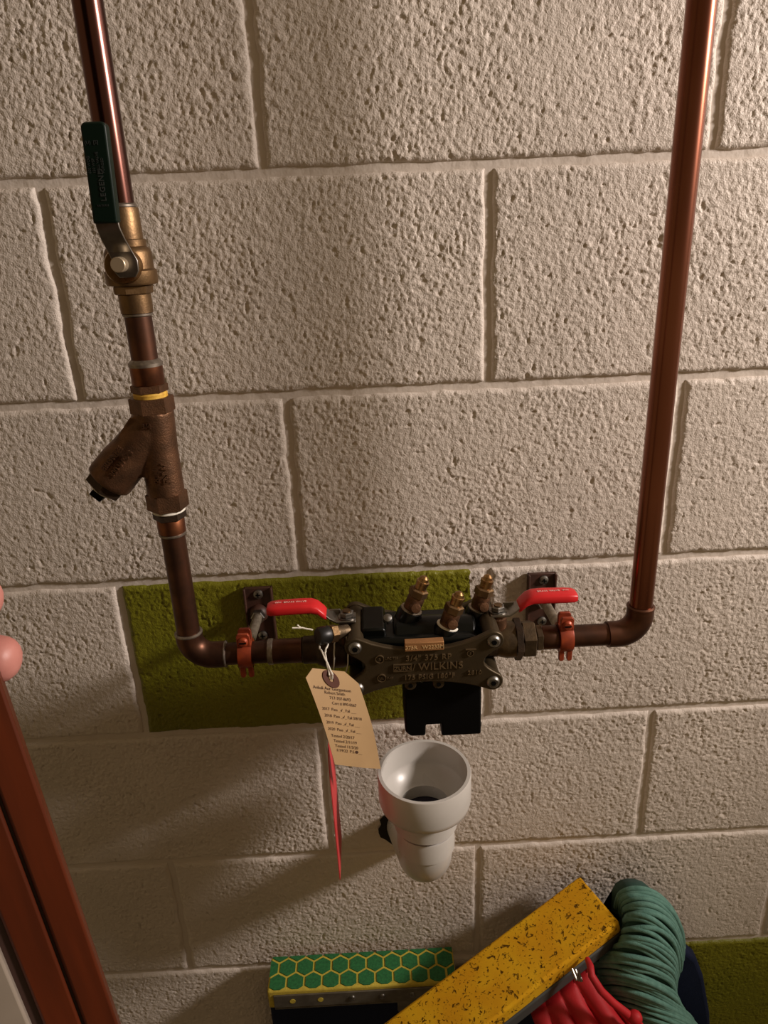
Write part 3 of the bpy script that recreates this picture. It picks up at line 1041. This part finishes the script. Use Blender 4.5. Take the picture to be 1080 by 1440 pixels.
for i in range(len(rim)):
    a, b = rim[i], rim[(i + 1) % len(rim)]
    fs.append((a, M_ + a, M_ + b, b))
MB().add(vs, fs).build('card', 'manila', t)
tx = MB()
TW = (TR - TL).length
TH = (BL - TL).length
lines = [(.06, .195, 'Anbali Aur Gorgentson', .0050), (.24, .235, 'Robert Smith', .0048), (.30, .285, '717-707-8693', .0048), (.31, .335, 'Cert # 890-0067', .0046),
         (.08, .400, '2017  Pass _\u221a_ Fail ___', .0046), (.08, .468, '2018  Pass _\u221a_ Fail 3/8/18', .0046), (.07, .540, '2019  Pass _\u221a_ Fail ___', .0046), (.06, .608, '2020  Pass _\u221a_ Fail ___', .0046),
         (.08, .680, 'Tested 2/20/17', .0050), (.10, .735, 'Tested 2/11/19', .0050), (.10, .790, 'Tested 11/3/20', .0050), (.10, .840, '1/19/22  P.S.\u25cf__', .0050)]
for u0, v0, s_, sz in lines:
    def wp(p, u0=u0, v0=v0):
        return tagp(u0 + p.x / TW, v0 - p.y / TH, .00035 + p.z * .3)
    add_text(tx, s_, sz, .0004, None, AX, AZ, bold=-.00006, shear=.22, spacing=.92, warp=wp)
tx.build('handwriting', 'ink', t)
ey = MB()
ring_pts = []
K = 22
vs, fs = [], []
for rr_, h in ((.0028, .0004), (.0028, .0010), (.0088, .0010), (.0092, .0004)):
    for k in range(K):
        a = 2 * math.pi * k / K
        vs.append(tagp(.47 + rr_ * math.cos(a) / TW, .085 + rr_ * math.sin(a) / TH, h))
for i in range(3):
    for k in range(K):
        fs.append((i * K + k, i * K + (k + 1) % K, (i + 1) * K + (k + 1) % K, (i + 1) * K + k))
ey.add(vs, fs).build('eyelet', 'eyelet', t)
hole = tagp(.47, .085, .0016)
st = MB()


def wob(pts, a=.0004):
    out = []
    for i in range(len(pts) - 1):
        for k in range(4):
            s = k / 4
            out.append(V(pts[i]).lerp(V(pts[i + 1]), s) + V((random.uniform(-a, a), random.uniform(-a, a), 0)))
    out.append(V(pts[-1]))
    return out


kn = at(455, 918, -.150)
st.tube(wob([hole, hole + V((.0016, -.0012, .006)), kn + V((-.001, 0, 0)), at(450, 912, -.140), at(449, 905, -.128)]), .0008, 6)
st.tube(wob([hole, hole + V((-.0018, -.0010, .006)), kn + V((.0012, 0, 0)), at(459, 912, -.140), at(462, 903, -.128)]), .0008, 6)
st.tube(wob([at(440, 886, -.138), at(425, 883, -.139), at(411, 883, -.140)]), .0008, 6)
st.tube(wob([at(424, 883, -.139), at(418, 879, -.139)]), .0007, 6)
st.build('string', 'string', t)

# ------------------------------------------------------------------ red tag, edge on to the wall
t = thing('plastic_tag', 'thin red tag hanging edge-on behind the manila tag', 'tag', (-.1765, -.12, 1.10))
x_t, x_b = -.1775, -.1755
vs = []
prof = [(-.150, .934), (-.092, .934), (-.092, 1.078), (-.102, 1.094), (-.140, 1.094), (-.150, 1.078)]
vv, ff = [], []
for s_ in (0, .0009):
    for y, z in prof:
        f = (z - .934) / .16
        vv.append(V((x_b * (1 - f) + x_t * f + s_ + .0012 * math.sin(math.pi * f), y, z)))
ff = [tuple(range(6)), tuple(reversed(range(6, 12)))] + [(i, (i + 1) % 6, 6 + (i + 1) % 6, 6 + i) for i in range(6)]
MB().add(vv, ff).build('card', 'red_card', t)
st = MB()
st.tube(wob([(-.1765, -.121, 1.088), (-.1700, -.122, 1.14), at(470, 925, -.122), at(470, 906, -.122), at(474, 890, -.122), at(482, 887, -.1225), at(487, 894, -.122), at(490, 915, -.122), at(489, 938, -.122), (-.1660, -.122, 1.14), (-.1762, -.121, 1.088)], .0002), .0007, 6)
st.build('string', 'string', t)

# ------------------------------------------------------------------ drain funnel
FX, FY, FZ = -.0800, -.105, 1.0340
t = thing('drain_funnel', 'white plastic drain funnel under the backflow preventer, elbowed into the wall', 'drain funnel', (FX, FY, .90))
prof = [(.0495, 0), (.0500, -.001), (.0500, -.0340), (.0485, -.0400), (.0400, -.0470), (.0375, -.0480), (.0375, -.0500), (.0265, -.0500), (.0265, -.0450), (.0300, -.0440), (.0445, -.0300), (.0455, -.0270), (.0455, -.001), (.0460, 0)]
MB().lathe([(r, h) for r, h in prof], (FX, FY, FZ), AZ, 56, caps=False, closed=True).build('cup', 'pvc', t, angle=50)
MB().lathe([(.0350, -.046), (.0352, -.0690), (.0340, -.0705), (.0265, -.0705), (.0265, -.046)], (FX, FY, FZ), AZ, 44, caps=False, closed=True).build('neck', 'pvc', t)
MB().lathe([(.0300, -.0690), (.0300, -.0765)], (FX, FY, FZ), AZ, 40).build('primer_ring', 'primer', t)
MB().lathe([(.0262, -.060), (.0262, -.0605)], (FX, FY, FZ), AZ, 32).build('throat', 'water', t)
col = MB().lathe([(.0285, -.0750), (.0316, -.0752), (.0320, -.0765), (.0320, -.1010), (.0312, -.1020)], (FX, FY, FZ), AZ, 44)
col.build('collar', 'pvc', t)
HXc, HZc = FX - .014, FZ - .182
pth = [V((FX, FY, FZ - .098))] + [V((FX - .004 * (1 - math.cos(a)), FY + .034 - .034 * math.cos(a), FZ - .100 - .040 * math.sin(a))) for a in [math.radians(66) * i / 10 for i in range(11)]]
pth += [pth[-1].lerp(V((HXc, .004, HZc)), .3), pth[-1].lerp(V((HXc, .004, HZc)), .65), V((HXc, .004, HZc))]
MB().tube(pth, .0298, 36).build('elbow', 'pvc', t)
# broken-out hole round the pipe
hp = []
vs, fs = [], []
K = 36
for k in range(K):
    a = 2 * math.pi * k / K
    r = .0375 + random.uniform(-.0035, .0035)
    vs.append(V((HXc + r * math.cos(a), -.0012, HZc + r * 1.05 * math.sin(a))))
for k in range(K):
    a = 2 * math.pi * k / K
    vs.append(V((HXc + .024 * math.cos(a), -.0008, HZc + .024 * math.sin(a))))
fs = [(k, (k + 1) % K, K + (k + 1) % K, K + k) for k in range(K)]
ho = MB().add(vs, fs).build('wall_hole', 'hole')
ho['kind'] = 'structure'
ho['label'] = 'ragged dark hole broken into the block wall around the drain pipe'

# ------------------------------------------------------------------ mop heads in front of the wall foot
# navy cloth bundle standing against the wall behind them
def navy_bundle():
    front = [(-.300, 0), (.300, 0), (.345, .40), (.330, .500), (.312, .575), (.298, .612), (.276, .636), (.250, .642), (.15, .655), (.08, .630), (.03, .600), (-.05, .590), (-.285, .588), (-.300, .570)]
    mb = MB().prism(front, (0, -.0075, 0), AX, AZ, .022)
    return mb.build('cloth_bundle', 'navy', bevel=.006, segs=3)


tag(navy_bundle(), 'dark navy folded cloth bundle standing on the floor behind the mop heads', 'cloth')

# sponge mop with green hexagon scrubbing pad
HX0, HX1, HYB, HYF, HZ = -.2925, -.0410, -.0105, -.060, .6420
t = thing('sponge_mop_head', 'sponge mop head with green hexagons on yellow, lying along the wall', 'mop head', ((HX0 + HX1) / 2, -.035, .58))
MB().box(((HX0 + HX1) / 2, (HYB + HYF) / 2, HZ - .016), (HX1 - HX0, HYB - HYF, .032)).build('sponge', 'sponge_light', t, bevel=.003, segs=3)


def clip(poly, fn):
    out = []
    for i in range(len(poly)):
        a, b = poly[i], poly[(i + 1) % len(poly)]
        fa, fb = fn(a), fn(b)
        if fa >= 0:
            out.append(a)
        if (fa >= 0) != (fb >= 0):
            s = fa / (fa - fb)
            out.append((a[0] + (b[0] - a[0]) * s, a[1] + (b[1] - a[1]) * s))
    return out


pit = .0238
rows = 3
hr = pit / math.sqrt(3) - .0019
for r in range(-1, 3):
    yc = HYF + .0115 + r * pit * .866
    for k in range(-1, 12):
        xc = HX0 + .013 + (k + (.5 if r % 2 else 0)) * pit + (.0 if r % 2 else .0)
        poly = [(xc + hr * math.cos(math.pi / 6 + math.pi / 3 * i), yc + hr * math.sin(math.pi / 6 + math.pi / 3 * i)) for i in range(6)]
        for fn in (lambda p: p[0] - HX0 - .001, lambda p: HX1 - .001 - p[0], lambda p: p[1] - HYF - .002, lambda p: HYB - .001 - p[1]):
            if poly:
                poly = clip(poly, fn)
        if len(poly) < 3:
            continue
        ar = abs(sum(poly[i - 1][0] * poly[i][1] - poly[i][0] * poly[i - 1][1] for i in range(len(poly)))) / 2
        if ar < 2e-5:
            continue
        MB().prism(poly, (0, 0, HZ - .0012), AX, AY, .0024).build('hexagon_pad', 'hex_green', t, angle=30)
br = MB().box(((HX0 + HX1) / 2 + .004, HYF - .0012, HZ - .017), (HX1 - HX0 - .008, .0024, .022))
br.box(((HX0 + HX1) / 2 + .004, (HYB + HYF) / 2, HZ - .0335), (HX1 - HX0 - .008, HYB - HYF, .003))
br = br.build('bracket', 'bracket_metal', t, bevel=.0006)
for q, xx in enumerate((.033, .070, .112, .152, .192, .228)):
    p = (HX0 + xx, HYF - .0024, HZ - .0165)
    if q < 2:
        MB().lathe([(.0038, 0), (.0038, .0005)], p, -AY, 16).build('hole', 'sponge_light', br)
    else:
        MB().lathe([(.0042, 0), (.0038, .0018), (.0010, .0026)], p, -AY, 16).build('rivet', 'zinc', br)
MB().box((HX1 - .050, -.046, HZ - .048), (.06, .020, .028)).build('neck', 'bracket_metal', t, bevel=.003)
MB().cyl((HX1 - .050, -.046, .0), (HX1 - .050, -.046, HZ - .05), .010, 16).build('handle', 'handle_wood', t)

# yellow sponge mop lying on the pile
A_, B_ = at(815, 1231, -.022), at(863, 1302, -.094)
A2 = at(537, 1440, -.135)
ul = (A2 - A_).normalized()
wv = (B_ - A_)
wv = (wv - ul * wv.dot(ul))
wid = wv.length
wv.normalize()
nv = wv.cross(ul).normalized()
if nv.dot(CAM - A_) < 0:
    nv = -nv
LN = (A2 - A_).length + .03
cen = A_ + ul * LN / 2 + wv * wid / 2
t = thing('sponge_mop_head', 'long porous yellow sponge mop head with grey backing propped against the wall', 'mop head', tuple(cen - nv * .035))
TS = .022
MB().box(cen - nv * TS / 2, (LN, wid, TS), ul, wv, nv).build('sponge', 'sponge_yellow', t, bevel=.0035, segs=3)
gb = MB()
gb.box(cen - nv * (TS + .0085), (LN - .002, wid + .002, .017), ul, wv, nv)
gb.build('backing', 'grey_plastic', t, bevel=.002)

# teal yarn mop
t = thing('yarn_mop_head', 'teal green yarn mop head bundled beside the yellow sponge', 'mop head', (.19, -.08, .60))


YC = [  # measured courses of the bundle, top to bottom; (u, v, depth)
    [(865, 1276, -.045), (872, 1254, -.058), (892, 1247, -.064), (918, 1253, -.066), (942, 1275, -.062), (957, 1305, -.050), (960, 1330, -.036)],
    [(882, 1300, -.060), (880, 1284, -.082), (902, 1280, -.094), (926, 1288, -.096), (947, 1308, -.086), (957, 1338, -.066), (956, 1358, -.044)],
    [(874, 1328, -.076), (874, 1320, -.100), (900, 1321, -.112), (925, 1330, -.112), (946, 1348, -.100), (950, 1372, -.076), (948, 1386, -.050)],
    [(839, 1352, -.080), (862, 1352, -.108), (892, 1358, -.120), (920, 1368, -.120), (943, 1382, -.106), (950, 1402, -.082), (952, 1414, -.054)],
    [(843, 1384, -.084), (866, 1384, -.112), (898, 1392, -.124), (928, 1404, -.122), (953, 1419, -.108), (974, 1436, -.084), (978, 1446, -.056)],
    [(852, 1408, -.086), (884, 1414, -.114), (916, 1424, -.126), (948, 1438, -.124), (976, 1454, -.110), (998, 1470, -.086), (1002, 1478, -.058)],
    [(872, 1444, -.088), (906, 1452, -.116), (940, 1464, -.128), (972, 1478, -.126), (1002, 1494, -.112), (1024, 1508, -.088), (1028, 1516, -.060)],
]


def spl(vals, x):
    """Catmull-Rom through evenly spaced values, x from 0 to 1"""
    n = len(vals) - 1
    x = max(0, min(.99999, x)) * n
    i = int(x)
    f = x - i
    p0, p1, p2, p3 = vals[max(i - 1, 0)], vals[i], vals[i + 1], vals[min(i + 2, n)]
    return tuple(.5 * ((2 * b_) + (-a_ + c_) * f + (2 * a_ - 5 * b_ + 4 * c_ - d_) * f * f + (-a_ + 3 * b_ - 3 * c_ + d_) * f ** 3) for a_, b_, c_, d_ in zip(p0, p1, p2, p3))


def yarn_pt(b, s):
    u, v, y = spl([spl(r, s) for r in YC], b)
    return at(u, v, y)


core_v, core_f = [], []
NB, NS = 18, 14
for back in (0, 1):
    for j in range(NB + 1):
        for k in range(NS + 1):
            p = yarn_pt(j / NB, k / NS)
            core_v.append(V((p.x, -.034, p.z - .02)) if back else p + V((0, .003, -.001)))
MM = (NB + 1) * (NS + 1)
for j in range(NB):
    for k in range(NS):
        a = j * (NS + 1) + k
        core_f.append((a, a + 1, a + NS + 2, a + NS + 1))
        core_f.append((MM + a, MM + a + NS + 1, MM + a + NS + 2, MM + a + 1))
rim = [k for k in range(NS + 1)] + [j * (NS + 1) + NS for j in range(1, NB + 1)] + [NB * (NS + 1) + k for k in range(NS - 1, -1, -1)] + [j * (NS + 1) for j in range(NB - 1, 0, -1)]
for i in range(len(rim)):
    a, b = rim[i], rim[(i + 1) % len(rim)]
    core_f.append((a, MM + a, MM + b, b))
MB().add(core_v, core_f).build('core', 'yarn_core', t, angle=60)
NSTR = 36
for i in range(NSTR):
    b = i / (NSTR - 1)
    ph, ph2, amp = random.uniform(0, 6), random.uniform(0, 6), random.uniform(.001, .003)
    lift = random.uniform(-.0008, .0026)
    s0 = random.uniform(0, .06)
    pts = []
    for q in range(25):
        s = s0 + (1 - s0) * q / 24
        p = yarn_pt(max(0, min(1, b + .010 * math.sin(s * 6 + ph))), s)
        pts.append(p + V((0, -lift, amp * math.sin(s * 9 + ph2))))
    MB().tube(pts, random.uniform(.0027, .0036), 8).build('yarn_strand', 'yarn', t, angle=80)

# red gathered cloth
t = thing('red_cloth', 'red gathered cloth with padded folds tucked between yellow sponge and teal yarn', 'cloth', (.12, -.13, .56))
tp_l, tp_r = at(748, 1430, -.132), at(828, 1364, -.112)
fan_l, fan_r = at(768, 1490, -.150), at(902, 1462, -.146)
NF, NT = 60, 16
vs, fs = [], []
for j in range(NT + 1):
    f = j / NT
    for k in range(NF + 1):
        s = k / NF
        base_ = tp_l.lerp(fan_l, f).lerp(tp_r.lerp(fan_r, f), s)
        wdt = (.12 + .88 * f ** .7)
        ridge = abs(math.sin(math.pi * (s * 4.0 + .15 * math.sin(f * 3))))
        hgt = .020 * wdt * ridge ** .6 + .012 * math.sin(math.pi * s) * wdt
        base_ = base_ + V((.15, -.85, .45)).normalized() * hgt
        vs.append(base_)
n1 = len(vs)
for j in range(NT + 1):
    f = j / NT
    for k in range(NF + 1):
        s = k / NF
        vs.append(tp_l.lerp(fan_l, f).lerp(tp_r.lerp(fan_r, f), s) + V((0, .012, -.004)))
for j in range(NT):
    for k in range(NF):
        a = j * (NF + 1) + k
        fs.append((a, a + 1, a + NF + 2, a + NF + 1))
        fs.append((n1 + a, n1 + a + NF + 1, n1 + a + NF + 2, n1 + a + 1))
rim = [k for k in range(NF + 1)] + [j * (NF + 1) + NF for j in range(1, NT + 1)] + [NT * (NF + 1) + k for k in range(NF - 1, -1, -1)] + [j * (NF + 1) for j in range(NT - 1, 0, -1)]
for i in range(len(rim)):
    a, b = rim[i], rim[(i + 1) % len(rim)]
    fs.append((a, n1 + a, n1 + b, b))
MB().add(vs, fs).build('folds', 'red_cloth', t, angle=70)
hem = [at(826, 1349, -.118), at(830, 1358, -.130), at(832, 1372, -.142), at(845, 1393, -.148), at(862, 1410, -.152), at(880, 1424, -.155), at(893, 1436, -.157), at(905, 1452, -.158)]
MB().tube(hem, [.0032, .0042, .0044, .0046, .0048, .0050, .0060, .0060], 10).build('hem', 'red_cloth', t, angle=70)
pts = [at(893, 1431, -.158)]
MB().ball(pts[0], .0085, V((.3, -.5, .8)), 14, 8).build('knot', 'red_cloth', t, angle=70)
clp = MB()
for dx in (0, 5, 9):
    clp.tube([at(804 + dx, 1362 + dx * .3, -.128), at(811 + dx * .8, 1379 + dx * .2, -.138)], .0016, 8)
clp.build('clip', 'steel', t)

# ------------------------------------------------------------------ door edge at the left with a hand holding it
RE = V((-.2525, -.500, 0))
dl = V((-.858, -.514, 0)).normalized()      # across the door face, away from the visible edge
dn = V((.514, -.858, 0)).normalized()       # out of the face, towards the room


def door_box(a0, a1, b0, b1, z0=0.0, z1=2.10):
    c = RE + dl * (a0 + a1) / 2 + dn * (b0 + b1) / 2
    return MB().box((c.x, c.y, (z0 + z1) / 2), (a1 - a0, b1 - b0, z1 - z0), dl, dn, AZ)


d1 = door_box(.0005, .60, -.034, -.002).build('door_1', 'wood_dark')
d1['kind'] = 'structure'
d1['label'] = 'reddish-brown stained wooden door seen at its edge'
door_box(0, .0122, -.036, .0).build('edge_strip', 'wood', d1, bevel=.0012)
door_box(.0134, .0262, -.034, .0).build('edge_strip', 'wood', d1, bevel=.0012)
door_box(.0300, .60, -.003, .0035, .10, 2.0).build('metal_plate', 'pale_metal', d1, bevel=.0012)


# the leaf hangs slightly out of plumb
tilt = Matrix.Translation((RE.x, RE.y, 1.37)) @ Matrix.Rotation(math.radians(2.6), 4, dn) @ Matrix.Translation((-RE.x, -RE.y, -1.37))
d1.matrix_world = tilt


def make_hand():
    """left hand reaching round the door from its far side; one skinned surface"""
    tip = at(62, 919, -.468)
    base = V((tip.x, tip.y, tip.z))
    back = -dn
    ver, edg, rad = [], [], []

    def vtx(p, r, par=None):
        ver.append(tuple(p))
        rad.append(r)
        if par is not None:
            edg.append((par, len(ver) - 1))
        return len(ver) - 1
    pc = base + dl * .095 + back * .018 + V((0, 0, .004))
    palm = vtx(pc, .022)
    wr = vtx(pc + dl * .055 + V((0, 0, -.035)), .026, palm)
    fo = vtx(pc + dl * .14 + V((0, 0, -.11)) + back * .02, .032, wr)
    fingers = [(.0275, .0015, .0096), (.0, .0, .0104), (-.0235, .013, .0090), (-.044, .030, .0078)]
    for dz, short, r in fingers:
        kn = vtx(pc - dl * .022 + V((0, 0, dz * .95)), .0125, palm)
        end = base + dl * short + V((0, 0, dz * 1.0 + .000))
        p0 = V(ver[kn])
        a = vtx(p0.lerp(end, .45) + back * .006, r + .0010, kn)
        b = vtx(p0.lerp(end, .74) + back * .003, r + .0004, a)
        vtx(end + dl * (r * .8), r * .92, b)
    th = vtx(pc + dl * .010 + V((0, 0, .030)), .014, palm)
    t1 = vtx(pc - dl * .010 + V((0, 0, .052)) + back * .010, .0110, th)
    vtx(pc - dl * .030 + V((0, 0, .066)) + back * .014, .0092, t1)
    me = bpy.data.meshes.new('hand')
    me.from_pydata(ver, edg, [])
    o = bpy.data.objects.new('hand', me)
    COL.objects.link(o)
    me.materials.append(MAT['skin'])
    sk = o.modifiers.new('skin', 'SKIN')
    sk.use_smooth_shade = True
    for i, r in enumerate(rad):
        me.skin_vertices[0].data[i].radius = (r, r)
    me.skin_vertices[0].data[0].use_root = True
    sb = o.modifiers.new('sub', 'SUBSURF')
    sb.levels = sb.render_levels = 2
    return o


tag(make_hand(), "pink fingertips of a hand reaching round the wooden door's edge", 'hand')

for o in bpy.data.objects:
    if '_o' in o:
        del o['_o']
